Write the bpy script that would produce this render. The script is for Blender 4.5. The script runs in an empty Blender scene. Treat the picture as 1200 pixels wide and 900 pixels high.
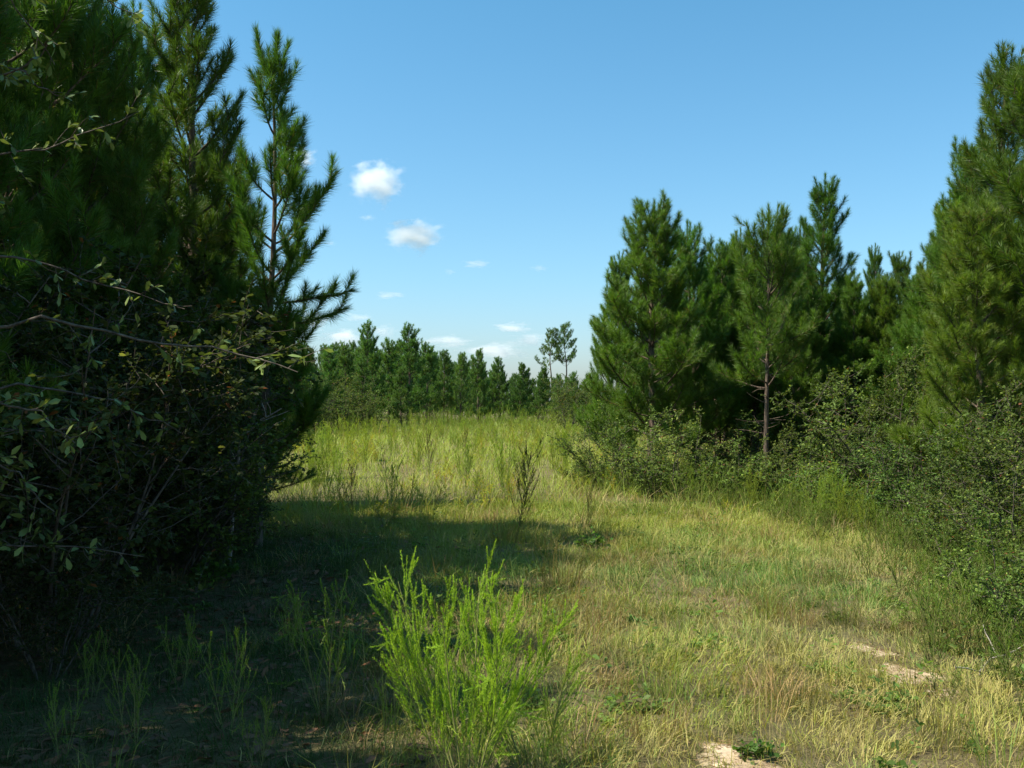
import bpy, math, random
import numpy as np
from mathutils import Vector

scene = bpy.context.scene
COL = scene.collection
F = 1178.0            # focal length in pixels of the 1200 x 900 photograph
HZ = 470.0            # row of the horizon
EYE = 1.6
UP = np.array([0.0, 0.0, 1.0])

# ------------------------------------------------------------------ numbers
_lat = np.random.default_rng(11).random((256, 256))


def vnoise(x, y):
    x = np.asarray(x, float); y = np.asarray(y, float)
    xi = np.floor(x).astype(int); yi = np.floor(y).astype(int)
    fx = x - xi; fy = y - yi
    fx = fx * fx * (3 - 2 * fx); fy = fy * fy * (3 - 2 * fy)
    a = _lat[xi % 256, yi % 256]; b = _lat[(xi + 1) % 256, yi % 256]
    c = _lat[xi % 256, (yi + 1) % 256]; d = _lat[(xi + 1) % 256, (yi + 1) % 256]
    return (a * (1 - fx) + b * fx) * (1 - fy) + (c * (1 - fx) + d * fx) * fy


def fbm(x, y, o=3):
    s = 0; a = 0.5; t = 0
    for _ in range(o):
        s = s + a * vnoise(x, y); t += a
        x = x * 2.03 + 17.1; y = y * 2.03 + 5.7; a *= 0.5
    return s / t


def hgt(x, y):
    """height of the ground"""
    x = np.asarray(x, float); y = np.asarray(y, float)
    near = np.clip(y / 8.0, 0, 1)
    return near * (0.10 * (fbm(x * .16 + 40, y * .16 + 40) - .5) * 2 + 0.05 * (fbm(x * .9 + 9, y * .9 + 3) - .5))


def nrm(v):
    v = np.asarray(v, float)
    return v / np.maximum(np.linalg.norm(v, axis=-1, keepdims=True), 1e-9)


def smooth(a, b, x):
    t = np.clip((x - a) / (b - a), 0, 1)
    return t * t * (3 - 2 * t)


def spot(px, d):
    """ground point straight below pixel column px at depth d"""
    x = (px - 600) / F * d
    return (x, d, float(hgt(x, d)))


def pix(px, py, d):
    return np.array([(px - 600) / F * d, d, EYE + (HZ - py) / F * d])


# ------------------------------------------------------------------ geometry collector
class Geo:
    def __init__(s):
        s.V = []; s.T = []; s.Q = []; s.C = []; s.n = 0

    def add(s, V, C, T=None, Q=None):
        V = np.asarray(V, float).reshape(-1, 3)
        C = np.broadcast_to(np.asarray(C, float).reshape(-1, 3), V.shape)
        if T is not None: s.T.append(np.asarray(T, int).reshape(-1, 3) + s.n)
        if Q is not None: s.Q.append(np.asarray(Q, int).reshape(-1, 4) + s.n)
        s.V.append(V); s.C.append(C); s.n += len(V)

    def arrays(s):
        V = np.concatenate(s.V) if s.V else np.zeros((0, 3))
        C = np.concatenate(s.C) if s.C else np.zeros((0, 3))
        T = np.concatenate(s.T) if s.T else np.zeros((0, 3), int)
        Q = np.concatenate(s.Q) if s.Q else np.zeros((0, 4), int)
        return V, C, T, Q

    def mesh(s, name, mat, smooth_faces=False):
        V, C, T, Q = s.arrays()
        me = bpy.data.meshes.new(name)
        me.vertices.add(len(V)); me.vertices.foreach_set('co', V.astype(np.float32).ravel())
        nt, nq = len(T), len(Q)
        me.loops.add(nt * 3 + nq * 4); me.polygons.add(nt + nq)
        me.loops.foreach_set('vertex_index', np.concatenate([T.ravel(), Q.ravel()]).astype(np.int32))
        st = np.concatenate([np.arange(nt) * 3, nt * 3 + np.arange(nq) * 4]).astype(np.int32)
        me.polygons.foreach_set('loop_start', st)
        if smooth_faces:
            me.polygons.foreach_set('use_smooth', np.ones(nt + nq, bool))
        me.update(calc_edges=True)
        at = me.attributes.new('col', 'FLOAT_COLOR', 'POINT')
        c4 = np.ones((len(V), 4), np.float32); c4[:, :3] = C
        at.data.foreach_set('color', c4.ravel())
        me.materials.append(mat)
        return me

    def obj(s, name, mat, parent=None, smooth_faces=False):
        o = bpy.data.objects.new(name, s.mesh(name, mat, smooth_faces))
        COL.objects.link(o)
        if parent is not None: o.parent = parent
        return o


def tube(g, P, R, C, k=6):
    """a tapered tube along the points P with radii R"""
    P = np.asarray(P, float); n = len(P)
    R = np.broadcast_to(np.asarray(R, float), (n,))
    T = nrm(np.gradient(P, axis=0))
    ref = np.array([1.0, 0.13, 0.07]) if abs(T[0][2]) > .7 else UP
    A = nrm(np.cross(T, ref)); B = np.cross(T, A)
    a = np.arange(k) * 2 * math.pi / k
    V = P[:, None] + R[:, None, None] * (np.cos(a)[None, :, None] * A[:, None] + np.sin(a)[None, :, None] * B[:, None])
    i = np.arange(n - 1)[:, None] * k; j = np.arange(k)[None]; j2 = (j + 1) % k
    Q = np.stack([i + j, i + j2, i + k + j2, i + k + j], -1).reshape(-1, 4)
    g.add(V.reshape(-1, 3), C, Q=Q)


def needles(g, P, D, L, W, C, rng):
    n = len(P)
    S = nrm(np.cross(D, rng.normal(size=(n, 3)))) * (np.asarray(W) * np.ones(n))[:, None] * .5
    V = np.stack([P - S, P + S, P + D * (np.asarray(L) * np.ones(n))[:, None]], 1)
    g.add(V.reshape(-1, 3), np.repeat(C, 3, 0), T=np.arange(3 * n).reshape(-1, 3))


def leaves(g, P, D, N, L, W, C):
    """folded six-sided leaves"""
    n = len(P)
    S = nrm(np.cross(D, N)); N = np.cross(S, D)
    L = (np.asarray(L) * np.ones(n))[:, None]; W = (np.asarray(W) * np.ones(n))[:, None]
    V = np.stack([P, P + D * L * .30 + S * W * .36 + N * W * .10, P + D * L * .72 + S * W * .50 + N * W * .13, P + D * L,
                  P + D * L * .72 - S * W * .50 + N * W * .13, P + D * L * .30 - S * W * .36 + N * W * .10], 1)
    b = np.arange(n)[:, None] * 6
    Q = np.concatenate([b + np.array([[0, 1, 2, 3]]), b + np.array([[0, 3, 4, 5]])])
    g.add(V.reshape(-1, 3), np.repeat(C, 6, 0), Q=Q)


def blades(g, P, D, L, W, bend, C, rng, tipC=None):
    """bent grass blades: a quad and a triangle each"""
    n = len(P)
    hz = nrm(np.stack([D[:, 0], D[:, 1], np.zeros(n)], 1) + rng.normal(size=(n, 3)) * [.15, .15, 0])
    S = nrm(np.cross(hz, UP) + rng.normal(size=(n, 3)) * .5)
    L = (np.asarray(L) * np.ones(n))[:, None]; W = (np.asarray(W) * np.ones(n))[:, None]
    bend = (np.asarray(bend) * np.ones(n))[:, None]
    M = P + D * L * .55
    tip = M + nrm(D + hz * bend - UP * bend * .35) * L * .5
    V = np.stack([P - S * W * .5, P + S * W * .5, M + S * W * .4, M - S * W * .4, tip], 1)
    b = np.arange(n)[:, None] * 5
    Cv = np.repeat(C, 5, 0)
    if tipC is not None:
        Cv = Cv.reshape(n, 5, 3).copy(); Cv[:, 4] = tipC; Cv[:, 2:4] = (Cv[:, 2:4] * .6 + tipC[:, None] * .4); Cv = Cv.reshape(-1, 3)
    g.add(V.reshape(-1, 3), Cv, Q=b + np.array([[0, 1, 2, 3]]), T=b + np.array([[3, 2, 4]]))


def curve(p0, d0, L, up, n=6, rng=None, wob=0.0):
    """a polyline that starts along d0 and turns upwards by up"""
    P = [np.asarray(p0, float)]; d = nrm(d0)
    for _ in range(n - 1):
        d = nrm(d + UP * up / (n - 1) + (rng.normal(size=3) * wob if rng is not None else 0))
        P.append(P[-1] + d * L / (n - 1))
    return np.array(P)


def along(P, u):
    """points and tangents on polyline P at u in 0..1"""
    n = len(P) - 1
    f = np.clip(np.asarray(u) * n, 0, n - 1e-6); i = f.astype(int); t = (f - i)[:, None]
    return P[i] * (1 - t) + P[i + 1] * t, nrm(P[i + 1] - P[i])


# ------------------------------------------------------------------ materials
def nodes_of(name):
    m = bpy.data.materials.new(name); m.use_nodes = True
    nt = m.node_tree; nt.nodes.clear()
    return m, nt, nt.nodes, nt.links


def leaf_mat(name, rough=.5, spec=.35, trans=.35, tcol=(1.25, 1.2, .55), hue=.03, val=.35, sat=1.0):
    m, nt, N, L = nodes_of(name)
    at = N.new('ShaderNodeAttribute'); at.attribute_name = 'col'
    oi = N.new('ShaderNodeObjectInfo')
    mh = N.new('ShaderNodeMapRange'); mh.inputs['To Min'].default_value = .5 - hue; mh.inputs['To Max'].default_value = .5 + hue * .5
    mv = N.new('ShaderNodeMapRange'); mv.inputs['To Min'].default_value = 1 - val * .5; mv.inputs['To Max'].default_value = 1 + val * .5
    mul = N.new('ShaderNodeMath'); mul.operation = 'MULTIPLY'; mul.inputs[1].default_value = 7.31
    fr = N.new('ShaderNodeMath'); fr.operation = 'FRACT'
    L.new(oi.outputs['Random'], mh.inputs['Value']); L.new(oi.outputs['Random'], mul.inputs[0])
    L.new(mul.outputs[0], fr.inputs[0]); L.new(fr.outputs[0], mv.inputs['Value'])
    hs = N.new('ShaderNodeHueSaturation'); hs.inputs['Saturation'].default_value = sat
    L.new(at.outputs['Color'], hs.inputs['Color']); L.new(mh.outputs[0], hs.inputs['Hue']); L.new(mv.outputs[0], hs.inputs['Value'])
    p = N.new('ShaderNodeBsdfPrincipled'); p.inputs['Roughness'].default_value = rough
    p.inputs['Specular IOR Level'].default_value = spec
    L.new(hs.outputs[0], p.inputs['Base Color'])
    t = N.new('ShaderNodeBsdfTranslucent')
    mx = N.new('ShaderNodeMix'); mx.data_type = 'RGBA'; mx.blend_type = 'MULTIPLY'; mx.inputs['Factor'].default_value = 1
    L.new(hs.outputs[0], mx.inputs['A']); mx.inputs['B'].default_value = (*tcol, 1)
    L.new(mx.outputs['Result'], t.inputs['Color'])
    ms = N.new('ShaderNodeMixShader'); ms.inputs[0].default_value = trans
    L.new(p.outputs[0], ms.inputs[1]); L.new(t.outputs[0], ms.inputs[2])
    o = N.new('ShaderNodeOutputMaterial'); L.new(ms.outputs[0], o.inputs['Surface'])
    return m


def bark_mat(name, a, b, scale=(30, 30, 7)):
    m, nt, N, L = nodes_of(name)
    tc = N.new('ShaderNodeTexCoord'); mp = N.new('ShaderNodeMapping'); mp.inputs['Scale'].default_value = scale
    L.new(tc.outputs['Object'], mp.inputs['Vector'])
    n1 = N.new('ShaderNodeTexNoise'); n1.inputs['Scale'].default_value = 1; n1.inputs['Detail'].default_value = 6
    L.new(mp.outputs[0], n1.inputs['Vector'])
    r = N.new('ShaderNodeValToRGB'); r.color_ramp.elements[0].position = .35; r.color_ramp.elements[1].position = .68
    r.color_ramp.elements[0].color = (*a, 1); r.color_ramp.elements[1].color = (*b, 1)
    L.new(n1.outputs['Fac'], r.inputs['Fac'])
    bu = N.new('ShaderNodeBump'); bu.inputs['Strength'].default_value = .7; bu.inputs['Distance'].default_value = .01
    L.new(n1.outputs['Fac'], bu.inputs['Height'])
    p = N.new('ShaderNodeBsdfPrincipled'); p.inputs['Roughness'].default_value = .9; p.inputs['Specular IOR Level'].default_value = .15
    L.new(r.outputs[0], p.inputs['Base Color']); L.new(bu.outputs[0], p.inputs['Normal'])
    o = N.new('ShaderNodeOutputMaterial'); L.new(p.outputs[0], o.inputs['Surface'])
    return m


M_needle = leaf_mat('pine_needles', .45, .28, .38, tcol=(1.05, 1.25, .45), hue=.02, val=.35)
M_oak = leaf_mat('oak_leaves', .42, .32, .25, hue=.025, val=.3)
M_bush = leaf_mat('bush_leaves', .6, .12, .40, hue=.025, val=.3)
M_weed = leaf_mat('weed_leaves', .55, .25, .50, hue=.02, val=.25)
M_grass = leaf_mat('grass_blades', .6, .25, .35, tcol=(1.15, 1.1, .6), hue=.0, val=.0)
M_bark = bark_mat('pine_bark', (.045, .030, .022), (.19, .14, .105))
M_twig = bark_mat('twig_bark', (.045, .035, .028), (.16, .13, .10))
M_stem = leaf_mat('weed_stems', .6, .2, .1, val=.2)
M_litter = leaf_mat('leaf_litter', .7, .2, .12, tcol=(1.2, 1, .7), val=0, hue=0)


def ground_mat():
    m, nt, N, L = nodes_of('meadow_soil')
    tc = N.new('ShaderNodeTexCoord')

    def noise(s, det=6, ro=.6):
        n = N.new('ShaderNodeTexNoise'); n.inputs['Scale'].default_value = s; n.inputs['Detail'].default_value = det
        n.inputs['Roughness'].default_value = ro; L.new(tc.outputs['Object'], n.inputs['Vector']); return n
    n1 = noise(.7); n2 = noise(9, 8, .7); n3 = noise(70, 6, .7)
    r1 = N.new('ShaderNodeValToRGB'); e = r1.color_ramp.elements
    e[0].position = .35; e[0].color = (.10, .115, .035, 1); e[1].position = .62; e[1].color = (.24, .19, .09, 1)
    L.new(n1.outputs['Fac'], r1.inputs['Fac'])
    r2 = N.new('ShaderNodeValToRGB'); e = r2.color_ramp.elements
    e[0].position = .3; e[0].color = (.07, .05, .03, 1); e[1].position = .7; e[1].color = (.26, .21, .11, 1)
    L.new(n2.outputs['Fac'], r2.inputs['Fac'])
    mx = N.new('ShaderNodeMix'); mx.data_type = 'RGBA'; mx.inputs['Factor'].default_value = .55
    L.new(r1.outputs[0], mx.inputs['A']); L.new(r2.outputs[0], mx.inputs['B'])
    r3 = N.new('ShaderNodeMapRange'); r3.inputs['From Min'].default_value = .3; r3.inputs['From Max'].default_value = .7
    r3.inputs['To Min'].default_value = .6; r3.inputs['To Max'].default_value = 1.25
    L.new(n3.outputs['Fac'], r3.inputs['Value'])
    m2 = N.new('ShaderNodeMix'); m2.data_type = 'RGBA'; m2.blend_type = 'MULTIPLY'; m2.inputs['Factor'].default_value = 1
    L.new(mx.outputs['Result'], m2.inputs['A']); L.new(r3.outputs[0], m2.inputs['B'])
    bu = N.new('ShaderNodeBump'); bu.inputs['Strength'].default_value = 1; bu.inputs['Distance'].default_value = .03
    L.new(n3.outputs['Fac'], bu.inputs['Height'])
    p = N.new('ShaderNodeBsdfPrincipled'); p.inputs['Roughness'].default_value = .95; p.inputs['Specular IOR Level'].default_value = .1
    L.new(m2.outputs['Result'], p.inputs['Base Color']); L.new(bu.outputs[0], p.inputs['Normal'])
    o = N.new('ShaderNodeOutputMaterial'); L.new(p.outputs[0], o.inputs['Surface'])
    return m


def sand_mat():
    m, nt, N, L = nodes_of('bare_sand')
    tc = N.new('ShaderNodeTexCoord')
    n1 = N.new('ShaderNodeTexNoise'); n1.inputs['Scale'].default_value = 5; n1.inputs['Detail'].default_value = 9; n1.inputs['Roughness'].default_value = .68
    L.new(tc.outputs['Object'], n1.inputs['Vector'])
    r = N.new('ShaderNodeValToRGB'); e = r.color_ramp.elements
    e[0].position = .33; e[0].color = (.20, .135, .075, 1); e[1].position = .66; e[1].color = (.58, .445, .31, 1)
    L.new(n1.outputs['Fac'], r.inputs['Fac'])
    # towards its rim the sand is mixed with the brown soil and thatch of the meadow
    at = N.new('ShaderNodeAttribute'); at.attribute_name = 'col'
    n2 = N.new('ShaderNodeTexNoise'); n2.inputs['Scale'].default_value = 22; n2.inputs['Detail'].default_value = 7; n2.inputs['Roughness'].default_value = .7
    L.new(tc.outputs['Object'], n2.inputs['Vector'])
    ad = N.new('ShaderNodeMath'); ad.operation = 'MULTIPLY_ADD'; L.new(n2.outputs['Fac'], ad.inputs[0]); ad.inputs[1].default_value = 1.5; L.new(at.outputs['Fac'], ad.inputs[2])
    mr = N.new('ShaderNodeMapRange'); mr.inputs['From Min'].default_value = .80; mr.inputs['From Max'].default_value = 1.25; L.new(ad.outputs[0], mr.inputs['Value'])
    mx = N.new('ShaderNodeMix'); mx.data_type = 'RGBA'; mx.inputs['A'].default_value = (.15, .125, .06, 1)
    L.new(mr.outputs[0], mx.inputs['Factor']); L.new(r.outputs[0], mx.inputs['B'])
    bu = N.new('ShaderNodeBump'); bu.inputs['Strength'].default_value = .9; bu.inputs['Distance'].default_value = .02
    L.new(n1.outputs['Fac'], bu.inputs['Height'])
    p = N.new('ShaderNodeBsdfPrincipled'); p.inputs['Roughness'].default_value = .95; p.inputs['Specular IOR Level'].default_value = .1
    L.new(mx.outputs['Result'], p.inputs['Base Color']); L.new(bu.outputs[0], p.inputs['Normal'])
    o = N.new('ShaderNodeOutputMaterial'); L.new(p.outputs[0], o.inputs['Surface'])
    return m


# ------------------------------------------------------------------ naming
def tag(o, label, cat, group=None, kind=None):
    o['label'] = label; o['category'] = cat
    if group: o['group'] = group
    if kind: o['kind'] = kind
    return o


def root(name, loc=(0, 0, 0), rz=0.0, s=1.0):
    o = bpy.data.objects.new(name, None); COL.objects.link(o)
    o.empty_display_size = .2
    o.location = loc; o.rotation_euler = (0, 0, rz); o.scale = (s, s, s) if not hasattr(s, '__len__') else s
    return o


def plant(name, parts, loc, rz, s, label, cat, group=None, tilt=(0, 0)):
    """a thing whose parts share the meshes of its kind: parts = [(part name, mesh)]"""
    r = root(name, loc, rz, s)
    r.rotation_euler = (tilt[0], tilt[1], rz)
    for pn, me in parts:
        c = bpy.data.objects.new(pn, me); COL.objects.link(c); c.parent = r
    return tag(r, label, cat, group)


# ------------------------------------------------------------------ pines
def make_pine(seed, H=6.5, crown0=1.2, R=1.5, dens=520, nwid=.0060, nlen=.155, gap=.40, prof=.60, rise=50, r0=.075, extra=(), lower=1.0,
              col=(.080, .154, .024), latd=6.5, dead=6, lod=False, whorl=(4, 6), sway=.1, skip=0.0):
    rng = np.random.default_rng(seed)
    wood = Geo(); nd = Geo()
    n = 14
    zz = np.linspace(-.15, H - .25, n)
    sw = np.stack([sway * np.sin(zz * .7 + rng.random() * 6) * zz / H, sway * np.sin(zz * .6 + rng.random() * 6) * zz / H], 1)
    TP = np.concatenate([sw, zz[:, None]], 1)
    TR = r0 * (1 - np.clip(zz, 0, None) / H) ** .85 + .007; TR[0] = r0 * 1.5; TR[1] *= 1.12
    tube(wood, TP, TR, (.2, .15, .1), 6 if lod else 9)

    def at_z(z):
        return np.array([np.interp(z, zz, TP[:, 0]), np.interp(z, zz, TP[:, 1]), z])
    S = []                          # shoots: (polyline, start fraction, needle length factor)
    lead = curve(at_z(H - .75), (0, 0, 1), .85, 0.1, 6); S.append((lead, 0, .9))
    for k in range(rng.integers(3, 6)):
        a = rng.random() * 6.28
        S.append((curve(at_z(H - .62 + rng.random() * .2), (math.cos(a), math.sin(a), 1.1), .45 + .2 * rng.random(), 1.2, 6), .1, .9))

    def branch(z, az, Lb, el, up=.55, lat=latd):
        o = at_z(z); ca, sa = math.cos(az), math.sin(az)
        d = np.array([ca * math.cos(el), sa * math.cos(el), math.sin(el)])
        P = curve(o, d, Lb, up, 8, rng, .05)
        tube(wood, P, np.linspace(.010 + .011 * Lb / 1.5, .004, 8), (.2, .15, .1), 3 if lod else 5)
        S.append((P, max(.25, 1 - .9 / Lb), 1))
        m = max(2, int(Lb * lat))
        for i in range(m):
            u = .22 + .72 * (i + rng.random()) / m
            q, t = along(P, [u]); q = q[0]; t = t[0]
            sgn = 1 if i % 2 else -1
            side = nrm(np.cross(t, UP)) * sgn
            ll = np.clip(Lb * (.50 - .36 * u) * (.6 + .8 * rng.random()), .24, .8)
            d2 = nrm(t * .75 + side * (.75 + .3 * rng.random()) + UP * rng.normal(.15, .3))
            P2 = curve(q, d2, ll, 1.25, 6, rng, .06)
            if not lod: tube(wood, P2, np.linspace(.006, .003, 6), (.2, .15, .1), 3)
            S.append((P2, .15 if ll < .45 else .3, 1))
            if ll > .42:
                for s2 in (-1, 1):
                    q3, t3 = along(P2, [.35 + .35 * rng.random()])
                    d3 = nrm(t3[0] + s2 * nrm(np.cross(t3[0], UP)) * .8 + UP * .2)
                    S.append((curve(q3[0], d3, .25 + .15 * rng.random(), .8, 6), .1, 1))
    z = crown0; k = 0
    while z < H - .5:
        t = (z - crown0) / (H - crown0)
        nb = rng.integers(whorl[0], whorl[1] + 1); a0 = rng.random() * 6.28
        for i in range(nb):
            if rng.random() < skip: continue
            Lb = (R * (1 - t) ** prof * (.62 + .5 * rng.random()) + .28) * (lower if t < .2 else 1)
            el = math.radians(8 + rise * t + rng.normal() * 9)
            branch(z + rng.normal() * .06, a0 + i * 6.283 / nb + rng.normal() * .25, Lb, el, .8 + .5 * rng.random())
        z += gap * (1.15 - .45 * t) * (.85 + .3 * rng.random())
    for e in extra: branch(*e)
    for i in range(dead):           # dead lower snags
        zd = crown0 * (.3 + .7 * rng.random()); a = rng.random() * 6.28
        P = curve(at_z(zd), (math.cos(a), math.sin(a), .05), .25 + .5 * rng.random(), .1, 5, rng, .12)
        tube(wood, P, np.linspace(.008, .003, 5), (.2, .15, .1), 3)
    PP, DD, CC, LL = [], [], [], []
    base = np.array(col)
    for P, u0, lf in S:
        Ls = np.linalg.norm(np.diff(P, axis=0), axis=1).sum() * (1 - u0)
        c = int(Ls * dens) + (10 if not lod else 4)
        u = u0 + (1 - u0) * rng.random(c) ** .85
        q, t = along(P, u)
        ph = rng.random(c) * 6.283
        A = nrm(np.cross(t, nrm(rng.normal(size=3)))); B = np.cross(t, A)
        rad = A * np.cos(ph)[:, None] + B * np.sin(ph)[:, None]
        f = (u - u0) / (1 - u0)
        ang = np.radians(50 - 30 * f ** 1.5 + rng.normal(size=c) * 9)
        D = nrm(t * np.cos(ang)[:, None] + rad * np.sin(ang)[:, None] - UP * .06)
        tint = 1 + rng.normal() * .13
        yel = np.clip(rng.normal(.0, .35) + .25 * f, 0, 1)[:, None]
        cc = base * tint * (1 - yel) + base * np.array([1.40, 1.28, .8]) * tint * yel
        cc = cc * (1 + rng.normal(size=(c, 1)) * .15)
        old = (rng.random(c) < .06 * (1 - f))[:, None]
        cc = np.where(old, np.array([.22, .13, .045]), cc)
        PP.append(q); DD.append(D); CC.append(np.clip(cc, .005, 1)); LL.append(nlen * lf * (.75 + .5 * rng.random(c)) * (1 - .25 * f))
    needles(nd, np.concatenate(PP), np.concatenate(DD), np.concatenate(LL), nwid, np.concatenate(CC), rng)
    return [('trunk', wood.mesh('pine_trunk', M_bark, True)), ('crown', nd.mesh('pine_crown', M_needle))]


# ------------------------------------------------------------------ broadleaf shrubs
def make_shrub(seed, H=2.0, R=1.2, nst=7, nb=9, nt=6, nl=9, ll=.05, lw=.024, col=(.062, .088, .022), pale=.08, mat=None, droop=.15, brown=.015, wood=True, geo=False):
    rng = np.random.default_rng(seed)
    wd = Geo(); lf = Geo(); LP, LD, LN, LC = [], [], [], []
    base = np.array(col)

    def leafy(P, m, u0=.15):
        u = u0 + (1 - u0) * rng.random(m)
        q, t = along(P, u)
        ph = rng.random(m) * 6.283
        rad = nrm(np.stack([np.cos(ph), np.sin(ph), rng.normal(size=m) * .4], 1))
        D = nrm(t * .6 + rad - UP * droop)
        Nn = nrm(UP * .9 + rng.normal(size=(m, 3)) * .55)
        c = base * (1 + rng.normal() * .12) * (1 + rng.normal(size=(m, 1)) * .2)
        y = rng.random((m, 1)) < pale
        c = np.where(y, c * np.array([2.4, 2.0, 2.0]), c)
        b = rng.random((m, 1)) < brown
        c = np.where(b, np.array([.20, .09, .03]), c)
        LP.append(q); LD.append(D); LN.append(Nn); LC.append(np.clip(c, .01, 1))
    for s in range(nst):
        a = s * 6.283 / nst + rng.normal() * .4
        out = .25 + .75 * rng.random()
        Ls = H * (.75 + .4 * rng.random())
        d0 = nrm([math.cos(a) * out * R / H * 1.2, math.sin(a) * out * R / H * 1.2, 1])
        P = curve([.12 * R * math.cos(a), .12 * R * math.sin(a), -.05], d0, Ls, -.12 + .2 * rng.random(), 8, rng, .09)
        tube(wd, P, np.linspace(.007 + .007 * H / 2, .004, 8), (.2, .17, .13), 5)
        leafy(P, nl * 3, .55)
        for i in range(nb):
            u = .14 + .84 * (i + rng.random()) / nb
            q, t = along(P, [u]); az = rng.random() * 6.283
            Lb = H * (.44 - .27 * u) * (.65 + .6 * rng.random())
            d = nrm(t[0] * .45 + np.array([math.cos(az), math.sin(az), rng.normal() * .3]))
            B = curve(q[0], d, Lb, .25, 6, rng, .12)
            tube(wd, B, np.linspace(.006, .003, 6), (.2, .17, .13), 3); leafy(B, nl, .4)
            for j in range(nt):
                q2, t2 = along(B, [.25 + .75 * (j + rng.random()) / nt])
                d2 = nrm(t2[0] * .7 + rng.normal(size=3) * .75)
                T = curve(q2[0], d2, (.12 + .2 * rng.random()) * max(.7, H / 2.2), .05, 4, rng, .12)
                if wood: tube(wd, T, np.linspace(.003, .0015, 4), (.2, .17, .13), 3)
                leafy(T, nl)
    P = np.concatenate(LP); n = len(P)
    L = ll * (.6 + .8 * rng.random(n))
    leaves(lf, P, np.concatenate(LD), np.concatenate(LN), L, L * lw / ll, np.concatenate(LC))
    if geo: return lf
    return [('stem', wd.mesh('shrub_stem', M_twig, True)), ('foliage', lf.mesh('shrub_foliage', mat or M_oak))]


# ------------------------------------------------------------------ dog fennel and other weeds
def make_fennel(seed, H=1.0, spread=.35, nst=4, nbr=16, thr=90, tl=.035, tw=.0022, col=(.115, .19, .022), scol=(.20, .20, .07), lod=False, nod=.25,
                narrow=.5, second=4):
    rng = np.random.default_rng(seed)
    st = Geo(); fo = Geo(); PP, DD, CC, LL = [], [], [], []
    base = np.array(col)

    def dress(P, m, scale=1.0):
        u = rng.random(m) ** .8
        q, t = along(P, u); ph = rng.random(m) * 6.283
        A = nrm(np.cross(t, nrm(rng.normal(size=3)))); B = np.cross(t, A)
        rad = A * np.cos(ph)[:, None] + B * np.sin(ph)[:, None]
        an = np.radians(33 + rng.normal(size=m) * 12)
        D = nrm(t * np.cos(an)[:, None] + rad * np.sin(an)[:, None] + UP * .12)
        c = base * (1 + rng.normal() * .12) * (1 + rng.normal(size=(m, 1)) * .15)
        c = c * (1 + .35 * u[:, None] * np.array([1.2, 1, .3]))
        PP.append(q); DD.append(D); CC.append(np.clip(c, .005, 1)); LL.append(tl * scale * (.6 + .8 * rng.random(m)) * (1.15 - .6 * u))
    for s in range(nst):
        a = s * 6.283 / nst + rng.normal() * .5
        lean = spread * (.15 + .55 * rng.random()) if nst > 1 else .08
        hs = H * (.72 + .33 * rng.random()) if s else H
        P = curve([.03 * math.cos(a), .03 * math.sin(a), -.04], [math.cos(a) * lean, math.sin(a) * lean, 1], hs, .1, 9, rng, .035)
        tube(st, P, np.linspace(.0045 if not lod else .008, .0014, 9), scol, 3 if lod else 5)
        dress(P, thr)
        for i in range(nbr):
            u = .12 + .84 * (i + rng.random()) / nbr
            q, t = along(P, [u]); az = rng.random() * 6.283
            Lb = hs * (.60 - .38 * u) * (.7 + .5 * rng.random())
            d = nrm(t[0] + np.array([math.cos(az), math.sin(az), .1]) * narrow * (.75 + .5 * rng.random()))
            B = curve(q[0], d, Lb, .35 - nod * rng.random() * 1.2, 8, rng, .03)
            if rng.random() < nod:                     # nodding tip
                for k in range(1, 4):
                    hz = nrm([math.cos(az), math.sin(az), -.9 * k])
                    B[-4 + k] = B[-5 + k] + nrm(hz + d * .6) * Lb / 9
            tube(st, B, np.linspace(.0022 if not lod else .005, .0008, 8), np.array(scol) * .8 + base * .3, 3)
            dress(B, int(thr * .7))
            for j in range(second):
                q2, t2 = along(B, [.2 + .7 * rng.random()])
                d2 = nrm(t2[0] + rng.normal(size=3) * .26 + UP * .12)
                S2 = curve(q2[0], d2, Lb * (.22 + .25 * rng.random()), .3, 5)
                dress(S2, int(thr * .38), .85)
    needles(fo, np.concatenate(PP), np.concatenate(DD), np.concatenate(LL), tw, np.concatenate(CC), rng)
    return st, fo


def fennel_parts(*a, **k):
    st, fo = make_fennel(*a, **k)
    return [('stem', st.mesh('fennel_stem', M_stem, True)), ('foliage', fo.mesh('fennel_foliage', M_weed))]


def joined(*geos):
    g = Geo()
    for q in geos:
        V, C, T, Q = q.arrays(); g.add(V, C, T, Q)
    return g


def scatter(g, proto, pos, rz, s, tint):
    """copies of a small plant laid into one mesh of uncountable growth"""
    V, C, T, Q = proto.arrays(); n = len(pos); m = len(V)
    c, si = np.cos(rz)[:, None], np.sin(rz)[:, None]
    X = (V[None, :, 0] * c - V[None, :, 1] * si) * s[:, :1]
    Y = (V[None, :, 0] * si + V[None, :, 1] * c) * s[:, :1]
    Z = V[None, :, 2] * s[:, 1:2]
    W = np.stack([X, Y, Z], -1) + pos[:, None]
    Cc = C[None] * tint[:, None]
    off = (np.arange(n) * m)[:, None, None]
    g.add(W.reshape(-1, 3), Cc.reshape(-1, 3), T=(T[None] + off).reshape(-1, 3) if len(T) else None,
          Q=(Q[None] + off).reshape(-1, 4) if len(Q) else None)


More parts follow.
